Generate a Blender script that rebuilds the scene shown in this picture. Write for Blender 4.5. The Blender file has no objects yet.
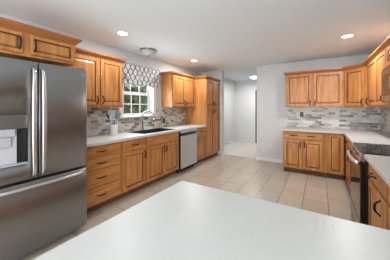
import bpy, bmesh, math, random
from mathutils import Vector, Matrix
random.seed(7)
S = bpy.context.scene
COL = S.collection
PI = math.pi

# ------------------------------------------------------------------ camera
CAMH = 1.37
cd = bpy.data.cameras.new('camera'); cam = bpy.data.objects.new('camera', cd); COL.objects.link(cam)
cam.location = (0, 0, CAMH); cam.rotation_euler = (PI/2, 0, math.radians(32.0))
cd.sensor_width = 36; cd.lens = 200/390*36; cd.shift_y = -22.7/390; cd.clip_start = 0.02
S.camera = cam

# ------------------------------------------------------------------ world, lights, exposure
w = bpy.data.worlds.new('daylight'); S.world = w; w.use_nodes = True
wn = w.node_tree.nodes; bg = wn['Background']
bg.inputs[0].default_value = (0.86, 0.93, 1.0, 1); bg.inputs[1].default_value = 1.15
S.view_settings.view_transform = 'Standard'; S.view_settings.look = 'None'
S.view_settings.gamma = 1; S.view_settings.use_curve_mapping = False
S.view_settings.exposure = 0.23

def area(name, loc, rot, sx, sy, power, col=(1, 1, 1)):
    d = bpy.data.lights.new(name, 'AREA'); d.shape = 'RECTANGLE'; d.size = sx; d.size_y = sy
    d.energy = power; d.color = col
    o = bpy.data.objects.new(name, d); COL.objects.link(o); o.location = loc; o.rotation_euler = rot
    return o
# fill light added inside the unseen rear glazing, tilted up for ceiling bounce
area('patio_fill', (-0.9, -3.95, 1.25), (math.radians(132), 0, 0), 3.6, 2.1, 160, (0.92, 0.965, 1.0))
# fill light added at an unseen left window behind the camera
area('side_fill', (-3.02, -1.8, 1.45), (math.radians(90), 0, math.radians(-90)), 1.7, 1.3, 40, (0.92, 0.965, 1.0))
# fill light added at an invented right window, brightens refrigerator and left cabinets
area('east_fill', (0.95, -1.9, 1.45), (math.radians(100), 0, math.radians(60)), 1.7, 1.3, 68, (0.92, 0.965, 1.0))
# daylight through the window above the sink
area('sink_daylight', (-3.13, 2.82, 1.62), (math.radians(90), 0, math.radians(-90)), 0.6, 0.75, 14, (0.92, 0.97, 1.0))

# ------------------------------------------------------------------ materials
MAT = {}
def mat(name, col=(0.8, 0.8, 0.8), rough=0.5, metal=0.0, coat=0.0, spec=0.5):
    m = bpy.data.materials.new(name); m.use_nodes = True
    b = m.node_tree.nodes['Principled BSDF']
    b.inputs['Base Color'].default_value = (*col, 1); b.inputs['Roughness'].default_value = rough
    b.inputs['Metallic'].default_value = metal
    b.inputs['Coat Weight'].default_value = coat
    b.inputs['Specular IOR Level'].default_value = spec
    MAT[name] = m; return m
def N(m, t, **kw):
    n = m.node_tree.nodes.new(t)
    for k, v in kw.items(): setattr(n, k, v)
    return n
def L(m, a, b): m.node_tree.links.new(a, b)
def ramp(m, stops, interp='LINEAR'):
    r = N(m, 'ShaderNodeValToRGB'); r.color_ramp.interpolation = interp
    el = r.color_ramp.elements
    while len(el) < len(stops): el.new(0.5)
    for e, (p, c) in zip(el, stops): e.position = p; e.color = (*c, 1)
    return r
def bsdf(m): return m.node_tree.nodes['Principled BSDF']

def noisy(m, c0, c1, scale=8, stretch=(1, 1, 1), detail=4, bump=0.0, rand=False):
    tc = N(m, 'ShaderNodeTexCoord'); mp = N(m, 'ShaderNodeMapping')
    mp.inputs['Scale'].default_value = stretch
    L(m, tc.outputs['Object'], mp.inputs['Vector'])
    if rand:
        oi = N(m, 'ShaderNodeObjectInfo'); mu = N(m, 'ShaderNodeMath', operation='MULTIPLY'); mu.inputs[1].default_value = 37.0
        L(m, oi.outputs['Random'], mu.inputs[0])
        cb = N(m, 'ShaderNodeCombineXYZ')
        for i in range(3): L(m, mu.outputs[0], cb.inputs[i])
        L(m, cb.outputs[0], mp.inputs['Location'])
    nz = N(m, 'ShaderNodeTexNoise'); nz.inputs['Scale'].default_value = scale; nz.inputs['Detail'].default_value = detail
    L(m, mp.outputs[0], nz.inputs['Vector'])
    r = ramp(m, [(0.3, c0), (0.7, c1)]); L(m, nz.outputs['Fac'], r.inputs[0])
    L(m, r.outputs[0], bsdf(m).inputs['Base Color'])
    if bump:
        bp = N(m, 'ShaderNodeBump'); bp.inputs['Strength'].default_value = bump; bp.inputs['Distance'].default_value = 0.002
        L(m, nz.outputs['Fac'], bp.inputs['Height']); L(m, bp.outputs[0], bsdf(m).inputs['Normal'])
    return m

W0, W1 = (0.35, 0.125, 0.028), (0.59, 0.262, 0.076)
noisy(mat('wood', rough=0.40, coat=0.08), W0, W1, 3.0, (7, 7, 0.8), 6, 0.0, True)
noisy(mat('wood_h', rough=0.40, coat=0.08), W0, W1, 3.0, (0.8, 7, 7), 6, 0.0, True)
noisy(mat('wood_dark', rough=0.38, coat=0.15), (0.28, 0.10, 0.027), (0.42, 0.17, 0.052), 3.0, (0.8, 7, 7), 6, 0.0, True)
mat('glaze', (0.085, 0.032, 0.012), 0.5)
mat('pull_metal', (0.018, 0.016, 0.015), 0.35, 0.6)
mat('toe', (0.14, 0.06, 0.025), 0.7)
mat('chrome', (0.34, 0.35, 0.37), 0.22, 1.0)
mat('white_paint', (0.74, 0.74, 0.74), 0.4)
noisy(mat('wall_paint', rough=0.85), (0.57, 0.58, 0.58), (0.60, 0.61, 0.61), 30)
noisy(mat('ceiling_paint', rough=0.9), (0.79, 0.85, 0.89), (0.81, 0.87, 0.91), 60)
noisy(mat('hall_paint', rough=0.85), (0.67, 0.68, 0.69), (0.70, 0.71, 0.72), 30)
noisy(mat('carpet', rough=0.95), (0.60, 0.565, 0.51), (0.70, 0.665, 0.61), 120)
mat('black_glass', (0.008, 0.008, 0.009), 0.06, 0, 0.0, 0.6)
mat('black_plastic', (0.012, 0.012, 0.013), 0.4)
noisy(mat('sink_black', rough=0.45), (0.012, 0.013, 0.015), (0.022, 0.023, 0.026), 80)
mat('ceramic', (0.78, 0.78, 0.77), 0.2)
mat('pale_plastic', (0.52, 0.53, 0.55), 0.35)
mat('grey_plastic', (0.42, 0.43, 0.45), 0.35)
mat('dark_door', (0.035, 0.032, 0.03), 0.5)
mat('bronze', (0.10, 0.085, 0.07), 0.4, 0.8)
mat('blue_silicone', (0.25, 0.42, 0.55), 0.45)
mat('navy_silicone', (0.06, 0.10, 0.16), 0.45)
mat('pale_blue', (0.58, 0.68, 0.74), 0.4)
mat('outlet_plate', (0.62, 0.62, 0.60), 0.4)
mat('outlet_dark', (0.05, 0.045, 0.04), 0.4)
mat('emblem', (0.8, 0.8, 0.8), 0.3, 0.6)
noisy(mat('bark', rough=0.9), (0.10, 0.06, 0.035), (0.20, 0.13, 0.08), 12)
noisy(mat('leaf_green', rough=0.6), (0.16, 0.21, 0.10), (0.38, 0.44, 0.24), 2.5)
noisy(mat('leaf_autumn', rough=0.6), (0.26, 0.19, 0.12), (0.50, 0.40, 0.26), 2.5)
noisy(mat('grass', rough=0.9), (0.08, 0.16, 0.03), (0.16, 0.26, 0.06), 15)
noisy(mat('fence_wood', rough=0.8), (0.20, 0.13, 0.085), (0.33, 0.23, 0.16), 5, (6, 6, 1))

def steel(name, c, rough, streak=(1, 1, 60)):
    m = mat(name, c, rough, 1.0)
    # fine horizontal brushing
    tc = N(m, 'ShaderNodeTexCoord'); mp = N(m, 'ShaderNodeMapping'); mp.inputs['Scale'].default_value = streak
    nz = N(m, 'ShaderNodeTexNoise'); nz.inputs['Scale'].default_value = 4
    L(m, tc.outputs['Object'], mp.inputs[0]); L(m, mp.outputs[0], nz.inputs[0])
    mr = N(m, 'ShaderNodeMapRange'); mr.inputs[3].default_value = 0.93; mr.inputs[4].default_value = 1.07
    L(m, nz.outputs['Fac'], mr.inputs[0])
    vm = N(m, 'ShaderNodeVectorMath', operation='SCALE'); vm.inputs[0].default_value = c; L(m, mr.outputs[0], vm.inputs[3])
    L(m, vm.outputs[0], bsdf(m).inputs['Base Color'])
steel('fridge_steel', (0.285, 0.285, 0.288), 0.32)
steel('handle_steel', (0.78, 0.79, 0.80), 0.34)
steel('light_steel', (0.70, 0.74, 0.78), 0.36)
steel('range_steel', (0.50, 0.49, 0.49), 0.25)

def emit(name, c, s):
    m = mat(name, c, 0.5); b = bsdf(m)
    b.inputs['Emission Color'].default_value = (*c, 1); b.inputs['Emission Strength'].default_value = s
emit('lamp_lit', (1.0, 0.97, 0.92), 3)
emit('hall_glass', (1.0, 0.98, 0.95), 1.6)
mat('frosted_glass', (0.50, 0.51, 0.51), 0.3)
# clear window glass
m = bpy.data.materials.new('clear_glass'); m.use_nodes = True; MAT['clear_glass'] = m
nt = m.node_tree; nt.nodes.remove(nt.nodes['Principled BSDF'])
tr = N(m, 'ShaderNodeBsdfTransparent'); gl = N(m, 'ShaderNodeBsdfGlossy'); gl.inputs['Roughness'].default_value = 0.02
lw = N(m, 'ShaderNodeLayerWeight'); lw.inputs[0].default_value = 0.5
pw = N(m, 'ShaderNodeMath', operation='POWER'); pw.inputs[1].default_value = 5.0; L(m, lw.outputs['Facing'], pw.inputs[0])
fr = N(m, 'ShaderNodeMapRange'); fr.inputs[3].default_value = 0.04; fr.inputs[4].default_value = 0.8; L(m, pw.outputs[0], fr.inputs[0])
mx = N(m, 'ShaderNodeMixShader')
L(m, fr.outputs[0], mx.inputs[0]); L(m, tr.outputs[0], mx.inputs[1]); L(m, gl.outputs[0], mx.inputs[2])
L(m, mx.outputs[0], nt.nodes['Material Output'].inputs[0])

def tile(name, axes, bw, bh, mortar, stops, mcol, offset=0.5, shift=(0, 0), rough=0.4, blotch=0.0, bump=0.3):
    m = mat(name, rough=rough)
    tc = N(m, 'ShaderNodeTexCoord'); sp = N(m, 'ShaderNodeSeparateXYZ'); cb = N(m, 'ShaderNodeCombineXYZ')
    L(m, tc.outputs['Object'], sp.inputs[0])
    for i, a in enumerate(axes):
        ad = N(m, 'ShaderNodeMath', operation='ADD'); ad.inputs[1].default_value = shift[i]
        L(m, sp.outputs['XYZ'.index(a)], ad.inputs[0]); L(m, ad.outputs[0], cb.inputs[i])
    br = N(m, 'ShaderNodeTexBrick'); br.offset = offset; br.inputs['Scale'].default_value = 1
    br.inputs['Color1'].default_value = (0, 0, 0, 1); br.inputs['Color2'].default_value = (1, 1, 1, 1)
    br.inputs['Mortar'].default_value = (0, 0, 0, 1)
    br.inputs['Mortar Size'].default_value = mortar; br.inputs['Mortar Smooth'].default_value = 0.1
    br.inputs['Brick Width'].default_value = bw; br.inputs['Row Height'].default_value = bh
    L(m, cb.outputs[0], br.inputs['Vector'])
    r = ramp(m, stops, 'CONSTANT' if len(stops) > 3 else 'LINEAR'); L(m, br.outputs['Color'], r.inputs[0])
    mix = N(m, 'ShaderNodeMix', data_type='RGBA'); L(m, br.outputs['Fac'], mix.inputs[0])
    src = r.outputs[0]
    if blotch:
        nz = N(m, 'ShaderNodeTexNoise'); nz.inputs['Scale'].default_value = 14 if 'splash' in name else 4; nz.inputs['Detail'].default_value = 5
        L(m, tc.outputs['Object'], nz.inputs[0])
        mr = N(m, 'ShaderNodeMapRange'); mr.inputs[3].default_value = 1-blotch; mr.inputs[4].default_value = 1+blotch
        L(m, nz.outputs['Fac'], mr.inputs[0])
        vm = N(m, 'ShaderNodeVectorMath', operation='SCALE'); L(m, src, vm.inputs[0]); L(m, mr.outputs[0], vm.inputs[3])
        src = vm.outputs[0]
    L(m, src, mix.inputs[6]); mix.inputs[7].default_value = (*mcol, 1)
    L(m, mix.outputs[2], bsdf(m).inputs['Base Color'])
    bp = N(m, 'ShaderNodeBump', invert=True); bp.inputs['Strength'].default_value = bump; bp.inputs['Distance'].default_value = 0.003
    L(m, br.outputs['Fac'], bp.inputs['Height']); L(m, bp.outputs[0], bsdf(m).inputs['Normal'])
BS = [(p_, (c_[0], c_[1]*0.97, c_[2]*0.91)) for p_, c_ in [(0, (0.16, 0.155, 0.15)), (0.12, (0.52, 0.51, 0.49)), (0.3, (0.31, 0.30, 0.29)), (0.42, (0.62, 0.61, 0.58)),
      (0.6, (0.40, 0.36, 0.315)), (0.72, (0.57, 0.555, 0.53)), (0.86, (0.21, 0.205, 0.205)), (0.93, (0.66, 0.65, 0.63))]]
tile('backsplash_side', 'YZ', 0.125, 0.0505, 0.0035, BS, (0.54, 0.53, 0.51), 0.5, (0, 0.0), 0.3, 0.35)
tile('backsplash_back', 'XZ', 0.125, 0.0505, 0.0035, BS, (0.54, 0.53, 0.51), 0.5, (0.03, 0.0), 0.3, 0.35)
tile('floor_tile', 'YX', 0.622, 0.311, 0.0055, [(0, (0.40, 0.345, 0.275)), (0.5, (0.44, 0.38, 0.305)), (1, (0.47, 0.41, 0.335))],
     (0.20, 0.165, 0.125), 0.33, (0.1, 0.213), 0.28, 0.12, 0.2)

# white quartz
m = mat('quartz', rough=0.35, spec=0.25)
tc = N(m, 'ShaderNodeTexCoord'); nz = N(m, 'ShaderNodeTexNoise'); nz.inputs['Scale'].default_value = 2.2
nz.inputs['Detail'].default_value = 8; nz.inputs['Roughness'].default_value = 0.65; nz.inputs['Distortion'].default_value = 1.2
L(m, tc.outputs['Object'], nz.inputs[0])
r = ramp(m, [(0.0, (0.56, 0.55, 0.53)), (0.485, (0.56, 0.55, 0.53)), (0.50, (0.49, 0.48, 0.465)), (0.515, (0.56, 0.55, 0.53))])
nz2 = N(m, 'ShaderNodeTexNoise'); nz2.inputs['Scale'].default_value = 5; L(m, tc.outputs['Object'], nz2.inputs[0])
r2 = ramp(m, [(0.5, (0, 0, 0)), (0.7, (1, 1, 1))]); L(m, nz2.outputs['Fac'], r2.inputs[0])
L(m, nz.outputs['Fac'], r.inputs[0])
mix = N(m, 'ShaderNodeMix', data_type='RGBA'); L(m, r2.outputs[0], mix.inputs[0])
mix.inputs[6].default_value = (0.56, 0.55, 0.53, 1); L(m, r.outputs[0], mix.inputs[7])
L(m, mix.outputs[2], bsdf(m).inputs['Base Color'])

# valance cloth: grey ogee trellis with leaf marks on white
m = mat('valance_cloth', rough=0.9)
tc = N(m, 'ShaderNodeTexCoord'); sp = N(m, 'ShaderNodeSeparateXYZ'); L(m, tc.outputs['Object'], sp.inputs[0])
def M2(op, a, b=None):
    n = N(m, 'ShaderNodeMath', operation=op)
    for i, v in enumerate((a, b)):
        if v is None: continue
        if isinstance(v, (int, float)): n.inputs[i].default_value = v
        else: L(m, v, n.inputs[i])
    return n.outputs[0]
P = 0.115
sn = M2('MULTIPLY', M2('SINE', M2('MULTIPLY', sp.outputs[2], 2*PI/0.19)), P*0.25)
def line(sign, off, wd):
    a = M2('ADD', M2('ADD', sp.outputs[0], off), M2('MULTIPLY', sn, sign))
    f = M2('FRACT', M2('DIVIDE', a, P))
    return M2('LESS_THAN', M2('ABSOLUTE', M2('SUBTRACT', f, 0.5)), wd)
l1 = line(1, 0, 0.09); l2 = line(-1, P*0.5, 0.09)
lines = M2('MAXIMUM', l1, l2)
vo = N(m, 'ShaderNodeTexVoronoi'); vo.inputs['Scale'].default_value = 30; L(m, tc.outputs['Object'], vo.inputs[0])
leaf = M2('LESS_THAN', vo.outputs['Distance'], 0.30)
m1 = N(m, 'ShaderNodeMix', data_type='RGBA'); m1.inputs[6].default_value = (0.72, 0.72, 0.70, 1); m1.inputs[7].default_value = (0.30, 0.32, 0.34, 1)
L(m, leaf, m1.inputs[0])
m2 = N(m, 'ShaderNodeMix', data_type='RGBA'); m2.inputs[7].default_value = (0.10, 0.105, 0.115, 1)
L(m, lines, m2.inputs[0]); L(m, m1.outputs[2], m2.inputs[6]); L(m, m2.outputs[2], bsdf(m).inputs['Base Color'])

# ------------------------------------------------------------------ mesh helpers
def bm_(): return bmesh.new()
def box(bm, x0, x1, y0, y1, z0, z1, mi=0):
    v = [bm.verts.new((x, y, z)) for x in (x0, x1) for y in (y0, y1) for z in (z0, z1)]
    for f in ((0, 1, 3, 2), (4, 6, 7, 5), (0, 4, 5, 1), (2, 3, 7, 6), (0, 2, 6, 4), (1, 5, 7, 3)):
        fc = bm.faces.new([v[i] for i in f]); fc.material_index = mi
    return v
def bbox(bm, x0, x1, y0, y1, z0, z1, bev=0.003, seg=2, mi=0):
    t = bmesh.new(); box(t, x0, x1, y0, y1, z0, z1)
    bmesh.ops.bevel(t, geom=list(t.edges), offset=bev, segments=seg, affect='EDGES', profile=0.5)
    me = bpy.data.meshes.new('t'); t.to_mesh(me); t.free()
    n0 = len(bm.faces); bm.from_mesh(me); bpy.data.meshes.remove(me)
    bm.faces.ensure_lookup_table()
    for f in bm.faces[n0:]: f.material_index = mi
def prism(bm, poly, z0, z1, mi=0):
    a = [bm.verts.new((x, y, z0)) for x, y in poly]; b = [bm.verts.new((x, y, z1)) for x, y in poly]
    n = len(poly)
    fs = [bm.faces.new(a[::-1]), bm.faces.new(b)] + [bm.faces.new((a[i], a[(i+1) % n], b[(i+1) % n], b[i])) for i in range(n)]
    for f in fs: f.material_index = mi
def tube(bm, pts, r, n=8, mi=0, caps=True):
    pts = [Vector(p) for p in pts]; rings = []
    rr = r if isinstance(r, (list, tuple)) else [r]*len(pts)
    up = Vector((0, 0, 1)); prev = None
    for i, p in enumerate(pts):
        t = (pts[min(i+1, len(pts)-1)] - pts[max(i-1, 0)]).normalized()
        if prev is None:
            a = t.cross(up)
            if a.length < 0.05: a = t.cross(Vector((1, 0, 0)))
        else: a = prev - t*prev.dot(t)
        a.normalize(); prev = a; b = t.cross(a)
        rings.append([bm.verts.new(p + (a*math.cos(2*PI*k/n) + b*math.sin(2*PI*k/n))*rr[i]) for k in range(n)])
    for i in range(len(rings)-1):
        for k in range(n):
            f = bm.faces.new((rings[i][k], rings[i][(k+1) % n], rings[i+1][(k+1) % n], rings[i+1][k])); f.smooth = True; f.material_index = mi
    if caps:
        for rg in (rings[0][::-1], rings[-1]):
            f = bm.faces.new(rg); f.material_index = mi
def lathe(bm, prof, c=(0, 0, 0), n=28, mi=0, sy=1.0):
    rings = []
    for r, z in prof:
        if r < 1e-5: rings.append([bm.verts.new((c[0], c[1], c[2]+z))])
        else: rings.append([bm.verts.new((c[0]+r*math.cos(2*PI*k/n), c[1]+sy*r*math.sin(2*PI*k/n), c[2]+z)) for k in range(n)])
    for a, b in zip(rings, rings[1:]):
        for k in range(n):
            q = [a[k % len(a)], a[(k+1) % len(a)], b[(k+1) % len(b)], b[k % len(b)]]
            q = list(dict.fromkeys(q))
            if len(q) > 2:
                f = bm.faces.new(q); f.smooth = True; f.material_index = mi
def obj(name, bm, mats, parent=None, recalc=True):
    if recalc: bmesh.ops.recalc_face_normals(bm, faces=list(bm.faces))
    me = bpy.data.meshes.new(name); bm.to_mesh(me); bm.free()
    for mm in (mats if isinstance(mats, (list, tuple)) else [mats]): me.materials.append(MAT[mm])
    o = bpy.data.objects.new(name, me); COL.objects.link(o)
    if parent: o.parent = parent
    return o
def tag(o, label=None, cat=None, group=None, kind=None):
    if label: o['label'] = label
    if cat: o['category'] = cat
    if group: o['group'] = group
    if kind: o['kind'] = kind
    return o
def thing(name, label, cat, loc=(0, 0, 0), rz=0, group=None):
    o = bpy.data.objects.new(name, None); COL.objects.link(o); o.empty_display_size = 0.1
    o.location = loc; o.rotation_euler = (0, 0, rz)
    return tag(o, label, cat, group)
def struct(name, bm, mats, label=None):
    return tag(obj(name, bm, mats), label, None, None, 'structure')
def copy_tree(o, parent=None):
    c = o.copy(); COL.objects.link(c); c.parent = parent
    for ch in list(o.children): copy_tree(ch, c)
    return c

# ------------------------------------------------------------------ room
XL, XR, YB, YR, H = -3.09, 1.02, 5.27, -4.0, 2.44
WT = 0.15
YH = 5.42          # back of the back wall / start of the hall
b = bm_(); box(b, XL-WT, XR+WT, YR-WT, 5.40, -0.12, 0.0)
struct('floor', b, 'floor_tile', 'beige square tile floor of the kitchen with dark grout')
b = bm_(); box(b, XL-WT, 0.3, 5.402, 7.88, -0.12, 0.003)
struct('floor', b, 'carpet', 'pale cream floor of the hall beyond the kitchen')
b = bm_(); box(b, XL-WT, XR+WT, YR-WT, 7.88, H, H+0.12)
struct('ceiling', b, 'ceiling_paint', 'smooth light grey ceiling')

def wall_holes(bm, axis, p0, p1, a0, a1, z0, z1, holes):
    """wall slab between p0,p1 in thickness; spans a0..a1; rectangular holes (ha0,ha1,hz0,hz1) sorted"""
    def bb(s0, s1, q0, q1):
        if axis == 'X': box(bm, p0, p1, s0, s1, q0, q1)
        else: box(bm, s0, s1, p0, p1, q0, q1)
    cur = a0
    for h0, h1, g0, g1 in holes:
        bb(cur, h0, z0, z1); bb(h0, h1, z0, g0)
        bb(h0, h1, g1, z1); cur = h1
    bb(cur, a1, z0, z1)
WIN = (2.43, 3.21, 1.20, 2.09)
b = bm_(); wall_holes(b, 'X', XL-WT, XL, YR, YB, 0, H, [(-2.7, -0.9, 0.85, 2.1), WIN])
wl = struct('wall_left', b, 'wall_paint')
b = bm_(); wall_holes(b, 'X', XR, XR+WT, YR, YH, 0, H, [(-2.8, -1.0, 0.85, 2.1)]); wr = struct('wall_right', b, 'wall_paint')
b = bm_(); box(b, -1.40, XR+WT-0.152, YB, YH, 0, H); wb = struct('wall_back', b, 'wall_paint')
b = bm_(); box(b, XL-WT, -2.385, YB+0.001, YH, 0, H); struct('wall_back_left', b, 'wall_paint')
b = bm_(); wall_holes(b, 'Y', YR-WT, YR, XL-WT, XR+WT, 0, H, [(-2.75, 0.95, 0.05, 2.2)])
struct('wall_rear', b, 'wall_paint')
# hall
b = bm_(); box(b, -3.07, -2.92, YH+0.001, 7.73, 0, H); struct('wall_hall_left', b, 'hall_paint')
b = bm_(); wall_holes(b, 'Y', 7.73, 7.88, -3.07, 0.3, 0, H, [(-2.10, -1.29, 0.004, 2.04)])
struct('wall_hall_end', b, 'hall_paint')
b = bm_(); box(b, 0.15, 0.3, YH+0.001, 7.729, 0, H); struct('wall_hall_right', b, 'hall_paint')
# hall door, dark
b = bm_(); bbox(b, -2.095, -1.295, 7.74, 7.78, 0.006, 2.035)
for x0, x1 in ((-2.0, -1.75), (-1.64, -1.39)):
    for z0, z1 in ((0.2, 0.9), (1.05, 1.9)): bbox(b, x0, x1, 7.732, 7.742, z0, z1, 0.004)
d1 = struct('door_1', b, 'dark_door')
b = bm_(); lathe(b, [(0.0, 0), (0.012, 0), (0.012, 0.03), (0.026, 0.04), (0.026, 0.06), (0, 0.066)], n=14)
k = obj('door_knob', b, 'bronze', d1); k.rotation_euler = (PI/2, 0, 0); k.location = (-1.35, 7.74, 0.98)

# baseboards
def bb_(name, x0, x1, y0, y1, z=0.09):
    b = bm_(); bbox(b, x0, x1, y0, y1, 0.001, z, 0.003); return struct(name, b, 'white_paint')
bb_('baseboard_back', -1.413, -0.69, YB-0.013, YB-0.0005)
bb_('baseboard_back', -1.413, -1.4005, YB, YH)
bb_('baseboard_hall_left', -2.9195, -2.905, YH+0.002, 7.715)
bb_('baseboard_hall_end', -2.905, -2.105, 7.716, 7.7295)
bb_('baseboard_back_left', -2.3845, -2.372, YB+0.002, YH)
bb_('baseboard_right', XR-0.013, XR-0.0005, YR+0.02, 0.05)
bb_('baseboard_left', XL+0.0005, XL+0.013, YR+0.02, 0.28)

# tiled backsplashes (parts of their walls)
T = 0.008
b = bm_()
box(b, XL+0.0005, XL+T, 1.24, 2.335, 0.916, 1.368); box(b, XL+0.0005, XL+T, 2.335, 3.305, 0.916, 1.174)
box(b, XL+0.0005, XL+T, 3.305, 4.438, 0.916, 1.368)
obj('backsplash', b, 'backsplash_side', wl)
b = bm_(); box(b, -0.67, XR-0.0005, YB-T, YB-0.0005, 0.916, 1.368); obj('backsplash', b, 'backsplash_back', wb)
b = bm_(); box(b, XR-T, XR-0.0005, 0.12, YB-T-0.001, 0.916, 1.368)
box(b, XR-T, XR-0.0005, 2.55, 3.27, 1.368, 1.42)
obj('backsplash', b, 'backsplash_side', wr)

# ------------------------------------------------------------------ windows
def window(name, rz, loc, wd, z0, z1, cols, rows_per, depth, casing=0.09, sill=True):
    """local: x along wall (0..wd), y=0 wall face, +y outward"""
    t = bpy.data.objects.new(name, None); COL.objects.link(t); t.location = loc; t.rotation_euler = (0, 0, rz); t['kind'] = 'structure'
    b = bm_()
    bbox(b, -casing, 0, -0.02, -0.0005, z0-0.0, z1+casing); bbox(b, wd, wd+casing, -0.02, -0.0005, z0-0.0, z1+casing)
    bbox(b, 0.0, wd, -0.02, -0.0005, z1, z1+casing)
    # jamb linings
    box(b, 0.0005, 0.012, 0, depth, z0, z1); box(b, wd-0.012, wd-0.0005, 0, depth, z0, z1)
    box(b, 0.0005, wd-0.0005, 0, depth, z1-0.012, z1-0.0005); box(b, 0.0005, wd-0.0005, 0, depth, z0+0.0005, z0+0.012)
    obj('casing', b, 'white_paint', t)
    if sill:
        b = bm_(); bbox(b, -casing-0.015, wd+casing+0.015, -0.05, -0.0005, z0-0.025, z0)
        obj('sill', b, 'white_paint', t)
    fy0, fy1 = depth-0.05, depth
    zm = (z0+z1)/2
    for k, (a, c) in enumerate(((z0+0.012, zm), (zm, z1-0.012))):
        b = bm_(); y0, y1 = (fy0, fy1-0.026) if k == 0 else (fy1-0.024, fy1)
        fw = 0.038
        x0, x1 = 0.0125, wd-0.0125
        box(b, x0, x0+fw, y0, y1, a, c); box(b, x1-fw, x1, y0, y1, a, c)
        box(b, x0+fw, x1-fw, y0, y1, a, a+fw); box(b, x0+fw, x1-fw, y0, y1, c-fw*0.7, c)
        gx0, gx1, gz0, gz1 = x0+fw, x1-fw, a+fw, c-fw*0.7
        for i in range(1, cols): xx = gx0+(gx1-gx0)*i/cols; box(b, xx-0.009, xx+0.009, y0+0.004, y1-0.004, gz0, gz1)
        for i in range(1, rows_per): zz = gz0+(gz1-gz0)*i/rows_per; box(b, gx0, gx1, y0+0.005, y1-0.005, zz-0.009, zz+0.009)
        s = obj('sash', b, 'white_paint', t)
        b = bm_(); ym = (y0+y1)/2; box(b, gx0, gx1, ym-0.0015, ym+0.0015, gz0, gz1)
        obj('pane', b, 'clear_glass', s)
    return t
window('window_1', PI/2, (XL, WIN[0], 0), WIN[1]-WIN[0], WIN[2], WIN[3], 3, 2, 0.14)
window('fill_window_2', PI/2, (XL, -2.7, 0), 1.8, 0.85, 2.1, 3, 2, 0.14)  # unseen window behind the camera, added to go with the left fill light
window('fill_window_4', -PI/2, (XR, -1.0, 0), 1.8, 0.85, 2.1, 3, 2, 0.14)  # invented right wall window, added to carry the right fill light
# unseen glazed patio doors, added in the rear wall as an opening for fill
t = bpy.data.objects.new('fill_window_3', None); COL.objects.link(t); t['kind'] = 'structure'
b = bm_()
for i in range(5):
    x = -2.75+3.7*i/4; bbox(b, x-0.04 if i else x, x+0.04 if i < 4 else x, YR-0.1, YR-0.04, 0.05, 2.2)
bbox(b, -2.75, 0.95, YR-0.1, YR-0.04, 0.05, 0.15); bbox(b, -2.75, 0.95, YR-0.1, YR-0.04, 2.12, 2.2)
obj('frame', b, 'white_paint', t)
for i in range(4):
    b = bm_(); box(b, -2.71+3.7*i/4, -2.79+3.7*(i+1)/4, YR-0.072, YR-0.068, 0.15, 2.12); obj('pane', b, 'clear_glass', t)

# ------------------------------------------------------------------ cabinet pieces
def panel(x0, x1, z0, z1, slab=False, th=0.02):
    """raised panel door, front towards -y, back at y=0"""
    b = bm_()
    if slab: rings = [(0, -0.0003, 0), (0, -th+0.006, 0), (0.006, -th, 0)]
    else:
        e = 0.052 if min(x1-x0, z1-z0) > 0.2 else 0.034
        s = 0.026 if min(x1-x0, z1-z0) > 0.2 else 0.015
        rings = [(0, -0.0003, 0), (0, -th+0.003, 0), (0.003, -th, 0), (e, -th, 1), (e+0.005, -th+0.009, 1), (e+0.012, -th+0.009, 0), (e+0.012+s, -th+0.001, 0)]
    prev = None
    for ins, y, mi in rings:
        cur = [b.verts.new(p) for p in ((x0+ins, y, z0+ins), (x1-ins, y, z0+ins), (x1-ins, y, z1-ins), (x0+ins, y, z1-ins))]
        if prev:
            for k in range(4):
                f = b.faces.new((prev[0][k], prev[0][(k+1) % 4], cur[(k+1) % 4], cur[k])); f.material_index = prev[1]
        else: b.faces.new(cur[::-1])
        prev = (cur, mi)
    b.faces.new(prev[0])
    return b
def pull_bm(x, z, vert, y=-0.02, ln=0.112, out=0.034, r=0.0062):
    b = bm_(); pts = []; rr = []
    for i in range(11):
        t = i/10*2-1
        o = out*(1-abs(t)**3.0)
        p = (x, y-o, z+t*ln/2) if vert else (x+t*ln/2, y-o, z)
        pts.append(p); rr.append(r*(0.9+0.55*(1-t*t)))
    tube(b, pts, rr, 8)
    for s in (-1, 1):
        p = (x, y-0.002, z+s*ln/2) if vert else (x+s*ln/2, y-0.002, z)
        q = (p[0], y+0.0003, p[2]); tube(b, [q, (p[0], y-0.007, p[2])], 0.009, 10)
    return b
CROWN = [(0.0, 2.095), (0.008, 2.095), (0.012, 2.108), (0.022, 2.115), (0.042, 2.138), (0.050, 2.142), (0.052, 2.165), (0.0, 2.165)]
def crown(path, pre=None, post=None):
    """path: points with outward normal on the right of the travel direction; mitred. profile swept"""
    P = [Vector(p) for p in path]
    full = ([Vector(pre)] if pre else []) + P + ([Vector(post)] if post else [])
    off0 = 1 if pre else 0
    b = bm_(); rings = []
    for i, p in enumerate(P):
        j = i+off0
        ds = []
        if j > 0: ds.append((full[j]-full[j-1]).normalized())
        if j < len(full)-1: ds.append((full[j+1]-full[j]).normalized())
        ns = [Vector((d.y, -d.x)) for d in ds]
        if len(ns) == 2:
            m = (ns[0]+ns[1]).normalized(); m = m/max(0.3, m.dot(ns[0]))
        else: m = ns[0]
        rings.append([b.verts.new((p.x+m.x*o, p.y+m.y*o, z)) for o, z in CROWN])
    n = len(CROWN)
    for a, c in zip(rings, rings[1:]):
        for k in range(n): b.faces.new((a[k], a[(k+1) % n], c[(k+1) % n], c[k]))
    b.faces.new(rings[0][::-1]); b.faces.new(rings[-1])
    return b
G = 0.001
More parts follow.
